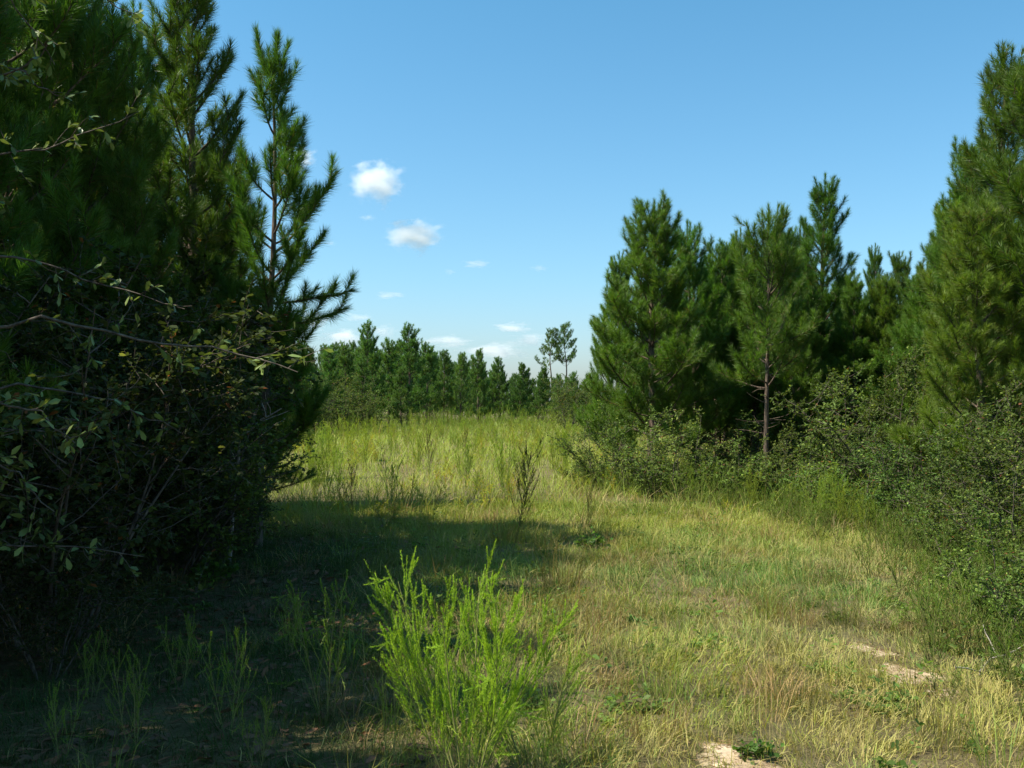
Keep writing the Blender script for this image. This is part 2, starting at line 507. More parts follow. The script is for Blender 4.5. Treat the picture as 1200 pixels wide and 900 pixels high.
def make_tuft(seed, n=70, L=.4, W=.004, spread=.16, lean=.45, bend=.7, colA=(.20, .17, .055), colB=(.10, .15, .03), seedheads=0):
    rng = np.random.default_rng(seed); g = Geo()
    a = rng.random(n) * 6.283; r = spread * np.sqrt(rng.random(n))
    P = np.stack([r * np.cos(a), r * np.sin(a), np.full(n, -.02)], 1)
    a2 = a + rng.normal(size=n) * .6; le = lean * rng.random(n)
    D = nrm(np.stack([np.cos(a2) * le, np.sin(a2) * le, np.ones(n)], 1))
    mixv = rng.random((n, 1))
    C = np.array(colA) * mixv + np.array(colB) * (1 - mixv)
    blades(g, P, D, L * (.5 + .7 * rng.random(n)), W * (.7 + .6 * rng.random(n)), bend * rng.random(n), C, rng, C * np.array([1.25, 1.05, .9]))
    return g


# ================================================================== GROUND
gx = np.concatenate([-np.geomspace(3000, 16, 16), np.linspace(-15, 15, 121), np.geomspace(16, 3000, 16)])
gy = np.concatenate([-np.geomspace(3000, 3, 12), np.linspace(-2, 26, 113), np.geomspace(27, 4000, 34)])
X, Y = np.meshgrid(gx, gy)
Z = hgt(X, Y) * (np.abs(X) < 400) * (np.abs(Y) < 400)
g = Geo(); nx = len(gx); ny = len(gy)
i, j = np.meshgrid(np.arange(nx - 1), np.arange(ny - 1)); b = (j * nx + i).ravel()
g.add(np.stack([X, Y, Z], -1).reshape(-1, 3), (.2, .2, .1), Q=np.stack([b, b + 1, b + nx + 1, b + nx], -1))
ground = g.obj('ground', ground_mat(), None, True)
ground['kind'] = 'structure'; ground['label'] = 'sandy meadow ground under the grass'

M_sand = sand_mat()


def gridh(x, y):
    """the height of the ground sheet itself (its quads), for things laid on it"""
    x = np.asarray(x, float); y = np.asarray(y, float)
    ix = np.clip(np.searchsorted(gx, x) - 1, 0, nx - 2); iy = np.clip(np.searchsorted(gy, y) - 1, 0, ny - 2)
    tx = (x - gx[ix]) / (gx[ix + 1] - gx[ix]); ty = (y - gy[iy]) / (gy[iy + 1] - gy[iy])
    return (Z[iy, ix] * (1 - tx) + Z[iy, ix + 1] * tx) * (1 - ty) + (Z[iy + 1, ix] * (1 - tx) + Z[iy + 1, ix + 1] * tx) * ty


SAND = []


def sand(px, py, w, l, seed, label, rot=0):
    d = EYE * F / (py - HZ); x0 = (px - 600) / F * d
    rng = np.random.default_rng(seed); k = 48; rings = 5
    a = np.arange(k) * 2 * math.pi / k
    rr = 1 + sum(rng.normal() * .34 / q ** .7 * np.sin(q * a + rng.random() * 6.28) for q in range(2, 9))
    V = [[x0, d, 0]]
    for q in range(1, rings + 1):
        u = rr * q / rings * w; v = rr * q / rings * l
        lx = u * np.cos(a); ly = v * np.sin(a)
        V += np.stack([x0 + lx * math.cos(rot) - ly * math.sin(rot), d + lx * math.sin(rot) + ly * math.cos(rot), 0 * a], 1).tolist()
    V = np.array(V)
    lift = np.full(len(V), .008); lift[-k:] = -.003
    V[:, 2] = gridh(V[:, 0], V[:, 1]) + lift
    T = [[0, 1 + q, 1 + (q + 1) % k] for q in range(k)]
    Q = [[1 + (r - 1) * k + q, 1 + r * k + q, 1 + r * k + (q + 1) % k, 1 + (r - 1) * k + (q + 1) % k] for r in range(1, rings) for q in range(k)]
    w8 = np.concatenate([[1.0], np.repeat([1, .9, .6, .22, 0.0], k)])
    g = Geo(); g.add(V, np.repeat(w8[:, None], 3, 1), T=T, Q=Q)
    o = g.obj('sand_patch', M_sand, None, True); o['kind'] = 'structure'; o['label'] = label
    SAND.append((x0, d, w, l, rot))


sand(868, 888, .17, .30, 1, 'bare pale sand patch beside the low broadleaf weed', .5)
sand(1018, 762, .10, .22, 2, 'bare orange sand strip in the grass at the right', .45)
sand(1058, 790, .16, .30, 3, 'larger bare sand patch in front of the right shrubs', .6)
sand(1105, 812, .12, .14, 4, 'small bare sand patch under the right shrub', .3)


def in_sand(x, y, grow=1.0):
    m = np.zeros(np.shape(x), bool)
    for (x0, d, w, l, rot) in SAND:
        dx = x - x0; dy = y - d
        u = dx * math.cos(rot) + dy * math.sin(rot); v = -dx * math.sin(rot) + dy * math.cos(rot)
        m |= (u / (w * grow)) ** 2 + (v / (l * grow)) ** 2 < 1
    return m


# ================================================================== GRASS (uncountable)
rng = np.random.default_rng(3)
GREEN = np.array([.12, .205, .042]); YEL = np.array([.28, .305, .048]); TAN = np.array([.41, .325, .13]); RUST = np.array([.25, .175, .095])
SHADE_GREEN = np.array([.050, .085, .020])  # darkened green that paints deeper shade into the left turf


def field_colour(x, y, rng):
    """colour of the turf, which varies from place to place"""
    n = len(x)
    a = fbm(x * .55 + 3, y * .55 + 8); b = fbm(x * .9 + 31, y * .7 + 2); c = fbm(x * 1.7 + 51, y * 1.7 + 22)
    t = smooth(.43, .68, a + rng.normal(size=n) * .10)[:, None]
    C = GREEN * (1 - t) + YEL * t
    t2 = smooth(.49, .70, b + rng.normal(size=n) * .13)[:, None]
    C = C * (1 - t2 * .65) + TAN * t2 * .65
    t3 = (smooth(.58, .72, c + rng.normal(size=n) * .06) * .6)[:, None]
    C = C * (1 - t3) + RUST * t3
    d = fbm(x * 3.1 + 11, y * 3.1 + 71, 2)[:, None]
    C = C * (.72 + .56 * d)
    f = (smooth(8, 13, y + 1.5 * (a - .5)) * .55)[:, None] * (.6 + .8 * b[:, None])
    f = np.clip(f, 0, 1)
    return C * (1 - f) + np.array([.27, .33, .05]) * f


def points(n, d0, d1, power, rng, side=.58, pad=1.8):
    u = rng.random(n)
    d = (d0 ** power + u * (d1 ** power - d0 ** power)) ** (1 / power)
    x = (rng.random(n) * 2 - 1) * (side * d + pad)
    return x, d


def blade_field(name, nt, d0, d1, power, per, Lr, Wf, bend, mat, spread=.06, colour=field_colour, keep=None, lean=1.1):
    x, y = points(nt, d0, d1, power, rng)
    k = ~in_sand(x, y, .72) & ~(in_sand(x, y, 1.1) & (rng.random(nt) < .45)) | (rng.random(nt) < .07)
    if keep is not None: k &= keep(x, y)
    x, y = x[k], y[k]; n = len(x)
    C = colour(x, y, rng)
    tall = np.clip(.25 + 1.5 * fbm(x * 1.3 + 77, y * 1.3 + 13) + rng.normal(size=n) * .15, .3, 2)
    r = spread * np.sqrt(rng.random((n, per))) * (1 + y[:, None] * .04); a = rng.random((n, per)) * 6.283
    bx = x[:, None] + r * np.cos(a); by = y[:, None] + r * np.sin(a)
    P = np.stack([bx, by, hgt(bx, by) - .01], -1).reshape(-1, 3); m = len(P)
    swirl = (fbm(x * .9 + 60, y * .9 + 20, 2) * 14)[:, None]      # the turf lies combed one way here and another there
    a2 = np.where(rng.random(a.shape) < .5, a + rng.normal(size=a.shape) * .8, swirl + rng.normal(size=a.shape) * .5).ravel(); le = lean * rng.random(m)
    D = nrm(np.stack([np.cos(a2) * le, np.sin(a2) * le, np.ones(m)], 1))
    L = (Lr[0] + (Lr[1] - Lr[0]) * rng.random(m) ** 1.6) * np.repeat(tall, per)
    W = Wf(np.repeat(y, per)) * (.7 + .6 * rng.random(m))
    wood = (smooth(-.04, -.2, x / np.maximum(y, 1)) * smooth(13.5, 10.5, y))[:, None]  # where the turf colour is darkened to deepen the left shade
    C = C * (1 - wood) + SHADE_GREEN * wood
    Cc = np.repeat(C, per, 0) * (1 + rng.normal(size=(m, 1)) * .16)
    dry = rng.random((m, 1)) < .11
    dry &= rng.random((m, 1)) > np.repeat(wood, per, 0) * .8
    Cc = np.clip(np.where(dry, TAN * 1.05, Cc), .01, .8)
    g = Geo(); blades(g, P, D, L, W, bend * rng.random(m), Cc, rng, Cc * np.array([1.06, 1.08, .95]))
    return g.obj(name, mat)


def shade_thin(x, y):
    # little grass grows under the trees on the left
    under = smooth(-.06, -.24, x / np.maximum(y, 1)) * smooth(13.5, 10.5, y)
    return rng.random(len(x)) > under * .38


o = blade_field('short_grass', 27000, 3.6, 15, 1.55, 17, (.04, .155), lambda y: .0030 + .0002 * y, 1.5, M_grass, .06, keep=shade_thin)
tag(o, 'mixed green and straw coloured short grass over the near ground', 'grass', kind='stuff')


def straw_colour(x, y, rng):
    n = len(x); t = rng.random((n, 1))
    return (TAN * t + RUST * (1 - t)) * (.85 + .4 * rng.random((n, 1)))


def straw_keep(x, y):
    return (fbm(x * .7 + 5, y * .7 + 91) + rng.normal(size=len(x)) * .07 > .47) & shade_thin(x, y)


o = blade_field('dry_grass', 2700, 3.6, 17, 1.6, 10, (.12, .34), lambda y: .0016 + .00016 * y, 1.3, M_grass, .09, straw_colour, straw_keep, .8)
tag(o, 'fine dry tan grass stalks leaning over the turf', 'dry grass', kind='stuff')


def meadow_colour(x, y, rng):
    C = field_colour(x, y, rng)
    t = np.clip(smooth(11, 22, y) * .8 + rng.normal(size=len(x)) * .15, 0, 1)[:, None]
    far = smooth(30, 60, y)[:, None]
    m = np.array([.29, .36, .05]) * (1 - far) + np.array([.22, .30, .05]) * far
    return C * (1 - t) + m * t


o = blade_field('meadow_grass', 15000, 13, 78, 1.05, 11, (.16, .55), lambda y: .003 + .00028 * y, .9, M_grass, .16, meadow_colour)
tag(o, 'yellow green knee high meadow grass in the sunlit clearing', 'meadow grass', kind='stuff')

# leaf litter under the left trees, its browns darkened to deepen the shade
n = 9000
x = -6.5 + rng.random(n) * 6.2; y = 4.0 + rng.random(n) * 9
k = (x / y < -.12 + rng.normal(size=n) * .06) & (fbm(x * .6, y * .6 + 5) + rng.normal(size=n) * .08 > .40)
x, y = x[k], y[k]; n = len(x)
g = Geo(); a = rng.random(n) * 6.283
P = np.stack([x, y, hgt(x, y) + .006 + rng.random(n) * .03], 1)
D = nrm(np.stack([np.cos(a), np.sin(a), rng.normal(size=n) * .25], 1)); Nn = nrm(UP + rng.normal(size=(n, 3)) * .35)
t = rng.random((n, 1))
leaves(g, P, D, Nn, .05 + .05 * rng.random(n), .02 + .02 * rng.random(n), np.array([.20, .085, .04]) * t + np.array([.10, .065, .04]) * (1 - t))
m = 14000
x = -6.5 + rng.random(m) * 6.2; y = 4.0 + rng.random(m) * 9; k = x / y < -.12 + rng.normal(size=m) * .06; x, y = x[k], y[k]; m = len(x); a = rng.random(m) * 6.283
needles(g, np.stack([x, y, hgt(x, y) + .005 + .03 * rng.random(m)], 1), nrm(np.stack([np.cos(a), np.sin(a), rng.normal(size=m) * .12], 1)), .18, .004,
        np.array([.15, .085, .045]) * (.7 + .6 * rng.random((m, 1))), rng)
tag(g.obj('leaf_litter', M_litter), 'rusty brown fallen leaves and pine straw under the left trees', 'leaf litter', kind='stuff')

# needles and crumbs lying on the bare sand
PS = []
for (x0, d, w_, l_, ro) in SAND:
    c_ = 260; a = rng.random(c_) * 6.283; r_ = rng.random(c_) ** .4 * 1.15
    u = r_ * w_ * np.cos(a); v_ = r_ * l_ * np.sin(a)
    xx = x0 + u * math.cos(ro) - v_ * math.sin(ro); yy = d + u * math.sin(ro) + v_ * math.cos(ro)
    PS.append(np.stack([xx, yy, gridh(xx, yy) + .011 + .006 * rng.random(c_)], 1))
P = np.concatenate(PS); n = len(P); a = rng.random(n) * 6.283; g = Geo()
D = nrm(np.stack([np.cos(a), np.sin(a), rng.normal(size=n) * .15], 1))
needles(g, P, D, .02 + .08 * rng.random(n) ** 2, .003 + .004 * rng.random(n), np.array([.20, .13, .06]) * (.5 + rng.random((n, 1))), rng)
tag(g.obj('sand_litter', M_litter), 'brown straw and crumbs scattered over the bare sand', 'litter', kind='stuff')

# weeds of the clearing: one uncountable mass of feathery plants
protos = []
for s in range(4):
    st, fo = make_fennel(100 + s, H=1.0, spread=.3, nst=2, nbr=8, thr=10, tl=.10, tw=.012, lod=True, second=1, nod=.1)
    protos.append(joined(st, fo))
g = Geo()
for q, pr in enumerate(protos):
    n = 800
    x, y = points(n, 10.5, 76, 1.2, rng, .56, 3)
    k = (fbm(x * .12 + q, y * .10 + 4) + rng.normal(size=n) * .08 + .14 * smooth(20, 45, y) > .50)
    # keep the strip of open track free
    k &= ~((x > .1) & (x < 5) & (y < 17)) | (rng.random(n) < .12)
    k &= y > 13 + rng.normal(size=n) * 1.5
    x, y = x[k], y[k]; n = len(x)
    far = smooth(22, 55, y)
    s = np.stack([.75 + .5 * rng.random(n), (.22 + .5 * rng.random(n)) * (.75 + 1.15 * far)], 1)
    t = np.clip(rng.random((n, 1)) * 1.25 * (1 - far[:, None] * .85), 0, 1)
    tint = (np.array([1.0, .95, 1.0]) * (1 - t) + np.array([2.3, 1.42, 1.0]) * t) * (1.05 + .4 * rng.random((n, 1)))
    scatter(g, pr, np.stack([x, y, hgt(x, y) - .02], 1), rng.random(n) * 6.283, s, tint)
tag(g.obj('meadow_weeds', M_weed), 'mass of feathery yellow green weeds filling the clearing', 'weeds', kind='stuff')

# undergrowth at the foot of the right stand
g = Geo()
st, fo = make_fennel(140, H=.6, spread=.5, nst=3, nbr=6, thr=16, tl=.05, tw=.006, lod=True, second=2, nod=.1, col=(.10, .16, .025)); w1 = joined(st, fo)
n = 5200
x = 1.0 + rng.random(n) * 8; y = 5 + rng.random(n) * 14
edge = np.interp(y, [5, 6.5, 8, 10, 13, 15, 16.5, 19], [2.5, 2.75, 3.25, 3.75, 3.3, 2.5, 1.6, 1.4])
k = (x > edge + rng.normal(size=n) * .22) & (x < edge + 2.4) & (rng.random(n) < .4 + .6 * fbm(x * 1.2, y * 1.2))
x, y = x[k], y[k]; n = len(x)
scatter(g, w1, np.stack([x, y, hgt(x, y) - .02], 1), rng.random(n) * 6.283, np.stack([.45 + .5 * rng.random(n), .22 + .75 * rng.random(n) ** 1.8], 1), .7 + .7 * rng.random((n, 1)) * np.ones(3))
tag(g.obj('undergrowth', M_weed), 'low green undergrowth along the foot of the right hand trees', 'undergrowth', kind='stuff')

# small tufts and seed stalks that roughen the turf
g = Geo()
for q, (ca, cb) in enumerate((((.30, .27, .08), (.13, .20, .035)), ((.36, .25, .13), (.25, .19, .07)), ((.20, .26, .045), (.10, .17, .03)))):
    tp = make_tuft(430 + q, 34, .26, .0038, .10, .75, 1.2, ca, cb)
    n = 420
    x, y = points(n, 3.9, 16, 1.5, rng, .56, 1)
    k = (fbm(x * .9 + 31 * q, y * .9 + 13) + rng.normal(size=n) * .08 > .5) & ~in_sand(x, y, .9) & shade_thin(x, y); x, y = x[k], y[k]; n = len(x)
    scatter(g, tp, np.stack([x, y, hgt(x, y)], 1), rng.random(n) * 6.283, np.stack([.6 + .9 * rng.random(n), .45 + .9 * rng.random(n)], 1), (.7 + .6 * rng.random((n, 1))) * np.ones(3))
tag(g.obj('grass_tufts', M_grass), 'ragged little tufts of green and straw grass all over the turf', 'grass tufts', kind='stuff')

# small leafy weeds that mottle the turf
lwp = make_shrub(302, .09, .09, 5, 3, 1, 3, .028, .016, col=(.085, .16, .032), pale=0, mat=M_weed, brown=0, wood=False, geo=True)
n = 520
x, y = points(n, 4.0, 15, 1.5, rng, .56, 1); k = (fbm(x * 1.1 + 7, y * 1.1 + 3) + rng.normal(size=n) * .08 > .5) & ~in_sand(x, y, .8); x, y = x[k], y[k]; n = len(x)
g = Geo(); scatter(g, lwp, np.stack([x, y, hgt(x, y)], 1), rng.random(n) * 6.283, np.stack([.6 + rng.random(n), .6 + .9 * rng.random(n)], 1), (.7 + .7 * rng.random((n, 1))) * np.array([1.15, 1, 1]))
tag(g.obj('ground_weeds', M_weed), 'tiny leafy green weeds mottling the short turf', 'ground weeds', kind='stuff')

# ================================================================== PINES
PN = [make_pine(21, 6.5, .9, 1.5), make_pine(22, 6.6, .7, 1.6, prof=.5), make_pine(23, 6.3, 1.1, 1.4, r0=.07),
      make_pine(24, 6.8, .8, 1.55, prof=.95), make_pine(25, 6.4, .6, 1.55, col=(.102, .168, .025))]
FN = [make_pine(31 + k, 6.5, .4 + .2 * k, 1.75 - .12 * k, dens=110, nwid=.024, nlen=.20, gap=.46, latd=4, dead=2, lod=True, col=(.088, .165, .042), prof=.5) for k in range(4)]  # paler, bluer needle colour stands in for haze over the far pines
rnd = random.Random(5)


def pine(px, d, top, proto, label, group, lod=False, width=1.0, name='pine_tree'):
    x, y, z = spot(px, d)
    H = EYE + (HZ - top) / F * d - z
    base = (FN if lod else PN)[proto]
    h0 = (6.5 if lod else [6.5, 6.6, 6.3, 6.8, 6.4][proto])
    s = H / h0
    return plant(name, base, (x, y, z), rnd.random() * 6.28, (s * width, s * width, s), label, 'pine tree', group, (rnd.uniform(-.02, .02), rnd.uniform(-.02, .02)))


GL = 'pines of the shaded stand on the left'
# the slim open pine at the edge of the left stand
x, y, z = spot(302, 10.7)
pp = make_pine(41, 6.15, 1.2, .85, gap=.46, whorl=(4, 5), r0=.05, sway=.12, latd=5.0, dens=850, nlen=.17,
               extra=((3.55, math.radians(-8), 1.25, math.radians(28), .8), (2.95, math.radians(-12), 1.02, math.radians(0), .45), (2.75, math.radians(12), .95, math.radians(-8), .5), (4.55, math.radians(20), .62, math.radians(50), .8),
                      (2.5, math.radians(200), 1.1, .1), (4.2, math.radians(170), .8, .6), (3.2, math.radians(150), 1.0, .5)), skip=.16)
plant('pine_tree', pp, (x, y, z), 0, .885, 'slim open pine at the right edge of the shaded left stand', 'pine tree', GL, (0, .03))
pine(228, 11.4, -40, 3, 'full topped pine just left of the slim open pine', GL, width=1.15)
pine(90, 9.7, -60, 1, 'dark dense pine left of the full topped pine', GL)
pine(-10, 10.2, -60, 4, 'tall dark pine at the left edge of the photo', GL)
pine(160, 14.5, 10, 0, 'shaded pine standing behind the full topped left pine', GL)
pine(70, 14.5, -20, 2, 'shaded pine half hidden between the dark left pines', GL)
pine(-40, 14.0, -40, 1, 'shaded pine cut off by the left edge, furthest back', GL)
pine(235, 14.2, 165, 4, 'shorter pine between the full topped pine and the slim open pine', GL, width=1.0)
pine(272, 12.8, 300, 0, 'young low pine filling the space under the slim open pine', GL, width=1.5)
pine(325, 27, 365, 2, 'small dark pine where the left stand meets the meadow', GL, width=1.25)
pine(140, 20, 200, 0, 'pine deep in the left stand glimpsed between trunks', GL)
# neighbours outside the frame: their shade falls across the foreground
for (xx, yy, hh, pr) in ((-4.6, 8.9, 7.1, 0), (-4.6, 7.5, 6.5, 1), (-4.2, 5.9, 5.8, 4), (-3.75, 4.8, 5.1, 2), (-3.85, 3.8, 4.9, 0), (-4.9, 3.1, 5.6, 3), (-5.6, 7.4, 6.8, 1), (-6.9, 9.0, 7.4, 3), (-5.4, 5.2, 5.9, 0), (-7.6, 6.4, 7.2, 4), (-5.9, 3.2, 6.0, 2), (-8.6, 11.5, 7.4, 0), (-8.8, 4.2, 7.0, 1), (-7.8, 13.4, 7.2, 1)):
    s = hh / [6.5, 6.6, 6.3, 6.8, 6.4][pr]
    plant('pine_tree', PN[pr], (xx, yy, float(hgt(xx, yy))), rnd.random() * 6, s, 'dark pine crowded along the left margin of the clearing', 'pine tree', GL)

GR = 'pines of the sunlit stand on the right'
pine(768, 19.5, 240, 1, 'broad sunlit pine at the left end of the right stand', GR, width=1.42)
pine(722, 21.5, 300, 4, 'shorter pine on the left flank of the broad sunlit pine', GR, width=.9)
pine(815, 21.0, 262, 0, 'pine close behind the right shoulder of the broad pine', GR, width=1.2)
pine(868, 23.5, 272, 3, 'narrow pine with a blunt single top in the dark gap', GR, width=1.05)
xx, y, z = spot(897, 16.8)
pp = make_pine(45, 4.75, 1.85, 1.0, gap=.36, r0=.040, lower=.8, sway=.12, dead=12)
plant('pine_tree', pp, (xx, y, z), 1.0, (1, 1, 1), 'small pine with a bare pale lower trunk in front of the right stand', 'pine tree', GR)
pine(908, 22.0, 275, 2, 'twin topped pine behind the pine with bare trunk', GR, width=1.2)
pine(962, 23.0, 210, 3, 'tallest pointed pine in the middle of the right stand', GR, width=1.2)
pine(938, 25.5, 268, 0, 'pine squeezed left of the tallest pointed pine', GR, width=.9)
pine(1020, 26.5, 290, 3, 'narrow pine just right of the tallest pointed pine', GR, width=.85)
pine(1053, 26.0, 300, 2, 'low rounded pine between the narrow pine and the right edge trees', GR)
pine(1086, 24.5, 312, 0, 'lowest pine top left of the big right edge pine', GR, width=1.2)
pine(1140, 17.5, 175, 1, 'tall pine with spreading finger like shoots near the right edge', GR, width=1.0)
pine(1112, 20.5, 232, 4, 'pine on the left flank of the right edge trees', GR)
pine(1195, 14.5, 55, 3, 'bright green tall pine cut by the right edge', GR, width=1.15)
pine(1150, 12.2, 235, 4, 'young yellow green pine in front of the right edge trees', GR, width=1.35)
pine(1260, 12.5, 0, 2, 'pine mostly outside the right edge', GR, width=1.2)
pine(990, 31, 330, 1, 'pine far back in the shade of the right stand', GR)
pine(850, 30, 320, 4, 'pine far back in the dark gap of the right stand', GR)
pine(760, 28, 330, 0, 'pine hidden behind the broad sunlit pine', GR)
for k, (px, d, top) in enumerate(((840, 27, 300), (885, 28, 300), (925, 29, 305), (1000, 29, 325), (1035, 30, 340), (1070, 31, 350), (800, 33, 340), (860, 35, 345), (960, 35, 340), (1100, 29, 330), (1150, 27, 300), (842, 22.5, 288), (882, 21, 305), (1002, 22, 322), (1040, 22, 325), (1072, 21, 322), (930, 20.5, 330))):
    pine(px, d, top, k % 5, 'pine filling the dark interior of the right stand', 'pines inside the right stand', width=1.25)
pine(1240, 19, 90, 0, 'pine behind the tall right edge pine', GR)

GF = 'distant pines beyond the meadow'
front = [(352, 400, 50), (385, 408, 54), (405, 402, 58), (432, 378, 60), (455, 398, 62), (478, 381, 60), (500, 402, 66), (520, 412, 68), (540, 415, 66), (560, 412, 70),
         (586, 421, 74), (612, 428, 76), (636, 432, 78), (655, 440, 72), (672, 436, 74), (690, 440, 70), (470, 430, 57), (425, 420, 56)]
where = ['nearest the left stand', 'low and wide next to the left stand', 'narrow, left of the tall double tops', 'tall and spiky, left one of the two tallest', 'dipping between the two tallest',
         'broad cone, right one of the two tallest', 'dark, just right of the broad cone', 'shoulder high right of the dark one', 'mid height at the middle of the row', 'bluish cone past the middle of the row',
         'low cone left of the twin tall pines', 'low, second left of the twin tall pines', 'right below the left twin tall pine', 'bushy below the twin tall pines', 'low beside the right stand',
         'mostly hidden by the right stand', 'pale trunked in front of the broad cone', 'yellowish low one in front of the tall spiky top']
for (px, top, d), w in zip(front, where):
    pine(px, d, top, rnd.randrange(4), 'distant pine across the meadow, ' + w, GF, True, rnd.uniform(1.0, 1.35))
for k in range(52):
    px = 330 + (700 - 330) * (k + rnd.random()) / 52; d = rnd.uniform(68, 105)
    top = np.interp(px, [330, 430, 480, 560, 640, 700], [405, 396, 398, 420, 436, 440]) + rnd.uniform(4, 16)
    pine(px, d, top, rnd.randrange(4), 'distant pine in the back ranks of the far stand', 'back ranks of the far pine stand', True, rnd.uniform(.9, 1.3))
for k in range(26):            # the plantation carries on behind both stands
    left = k % 2 == 0
    px = rnd.uniform(60, 330) if left else rnd.uniform(700, 1180); d = rnd.uniform(34, 60)
    pine(px, d, rnd.uniform(380, 415), rnd.randrange(4), 'pine seen in slivers behind the left stand' if left else 'pine seen in slivers behind the right stand',
         'pines behind the left stand' if left else 'pines behind the right stand', True, 1.1)
# the two tall old pines far away
for px, top, lab, sd in ((646, 388, 'left one of the twin tall sparse pines rising over the far stand', 51), (663, 381, 'right one of the twin tall sparse pines, the taller', 52)):
    x, y, z = spot(px, 150)
    H = EYE + (HZ - top) / F * 150
    pp = make_pine(sd, H, H * .52, 2.7, dens=36, nwid=.05, nlen=.30, gap=.62, r0=.16, latd=3.2, dead=3, lod=True, col=(.085, .15, .045), whorl=(4, 6), sway=.3, skip=.25, prof=.45, rise=22)  # needle colour lightened and blued in place of distance haze
    plant('tall_pine', pp, (x, y, z), 0, 1, lab, 'pine tree', 'twin tall pines')

# ================================================================== SHRUBS
SH = [make_shrub(61, 2.6, 1.5, 9, 11, 7, 17, .046, .024, col=(.072, .118, .026), mat=M_bush), make_shrub(62, 1.9, 1.2, 9, 10, 7, 12, .044, .024, col=(.085, .142, .030), mat=M_bush),
      make_shrub(63, 1.2, .9, 9, 9, 6, 11, .038, .021, col=(.10, .168, .034), mat=M_bush), make_shrub(64, 2.2, 1.0, 6, 10, 6, 10, .06, .032, col=(.10, .155, .036), pale=.06, mat=M_bush),
      make_shrub(65, 2.6, 1.5, 9, 11, 7, 17, .046, .024, col=(.042, .062, .018), mat=M_bush, pale=.03)]  # last one: the first shrub's form, leaves darkened to deepen the left shade


def shrub(px, d, s, proto, label, group=None, cat='shrub', name='shrub', w=1.0):
    x, y, z = spot(px, d)
    return plant(name, SH[proto], (x, y, z), rnd.random() * 6.28, (s * w, s * w, s), label, cat, group)


GSL = 'dark shrubs under the left pines'
for (px, d, s, pr, lab) in ((95, 9.2, 1.1, 0, 'big dark oak shrub under the left pines, middle one'), (160, 10.6, .85, 0, 'dark shrub in the middle of the left thicket, behind the small leaved one'),
                            (10, 8.0, 1.2, 0, 'big dark shrub at the left edge of the photo'), (200, 8.8, .85, 1, 'small leaved dark shrub in front of the left trunks'),
                            (60, 6.6, .95, 0, 'nearest dark shrub at the lower left'), (238, 11.6, .72, 1, 'shrub around the foot of the slim open pine'),
                            (120, 11.5, 1.15, 0, 'tall shrub hidden deep in the left thicket'), (-150, 6.3, 1.1, 0, 'shrub cut by the left edge, closest to the viewer'),
                            (262, 10.2, .5, 2, 'low sprawling shrub at the sunlit edge of the left thicket'), (40, 10.5, 1.4, 0, 'tallest shrub of the left thicket'), (178, 9.5, .80, 0, 'dark oak shrub under the full topped left pine'), (225, 12.8, .66, 0, 'dark shrub behind the foot of the full topped left pine'),
                            (262, 15.0, .6, 1, 'shrub where the left thicket meets the meadow')):
    shrub(px, d, s, 4 if pr == 0 else pr, lab, GSL)  # big left shrubs take the copy with shade put into its leaf colour
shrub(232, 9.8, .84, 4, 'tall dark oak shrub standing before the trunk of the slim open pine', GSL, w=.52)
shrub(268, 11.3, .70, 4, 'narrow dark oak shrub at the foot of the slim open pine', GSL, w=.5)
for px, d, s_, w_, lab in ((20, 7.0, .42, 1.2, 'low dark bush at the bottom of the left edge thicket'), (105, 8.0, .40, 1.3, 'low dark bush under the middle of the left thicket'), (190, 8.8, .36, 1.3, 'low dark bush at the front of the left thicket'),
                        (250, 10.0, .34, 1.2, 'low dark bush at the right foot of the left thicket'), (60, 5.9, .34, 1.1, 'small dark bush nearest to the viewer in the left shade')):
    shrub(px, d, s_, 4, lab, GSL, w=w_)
GSR = 'shrubs along the right stand'
for (px, d, s, pr, lab, w) in ((742, 16.8, .6, 3, 'taller sapling shrub at the foot of the broad sunlit pine', 1.0), (800, 16.4, .56, 3, 'leafy shrub left of the dark gap', .9),
                               (712, 17.6, .62, 1, 'grey green bush at the left corner of the right stand', 1.0), (775, 15.8, .8, 2, 'low bush before the broad sunlit pine', 1.2),
                               (868, 15.6, .8, 2, 'low leafy bush left of the bare pine trunk', 1.1), (905, 15.0, .5, 3, 'slender sapling crowding the foot of the bare pine trunk', .8), (935, 14.6, .8, 2, 'low leafy bush right of the bare pine trunk', 1.3),
                               (1000, 15.5, .85, 3, 'tall light green shrub before the tallest pointed pine', 1.0), (1005, 13.2, .7, 2, 'low bush at the middle of the right thicket', 1.3),
                               (1085, 11.6, .66, 1, 'dense round bush in the right thicket', 1.0), (1170, 10.6, .60, 0, 'large dull green oak shrub near the right edge', 1.0),
                               (1120, 9.4, .6, 2, 'small dark bush in front of the dense round bush', 1.0), (1205, 9.0, .64, 1, 'dense dark bush at the right edge', 1.0),
                               (1185, 7.6, .6, 2, 'low dark sprawling bush above the bare sand', 1.0), (1225, 6.4, .55, 2, 'nearest low bush at the lower right edge', 1.0),
                               (1050, 14.5, .9, 0, 'dull green oak shrub behind the dense round bush', .9), (1225, 10.5, .72, 0, 'oak shrub cut by the right edge', 1.0),
                               (690, 18.5, .5, 2, 'small bush at the edge of the meadow beside the right stand', 1.2)):
    shrub(px, d, s, pr, lab, GSR, w=w)
for k, (px, d) in enumerate(((815, 19), (850, 20), (885, 19.5), (920, 20.5), (955, 19), (990, 18.5), (1025, 18), (1060, 17), (1100, 16), (835, 23), (905, 24), (975, 23), (1045, 22))):
    shrub(px, d, .55, (2, 1, 3)[k % 3], 'shaded bush on the floor of the right stand', 'bushes inside the right stand', w=1.5)
GSF = 'bushes along the far edge of the meadow'
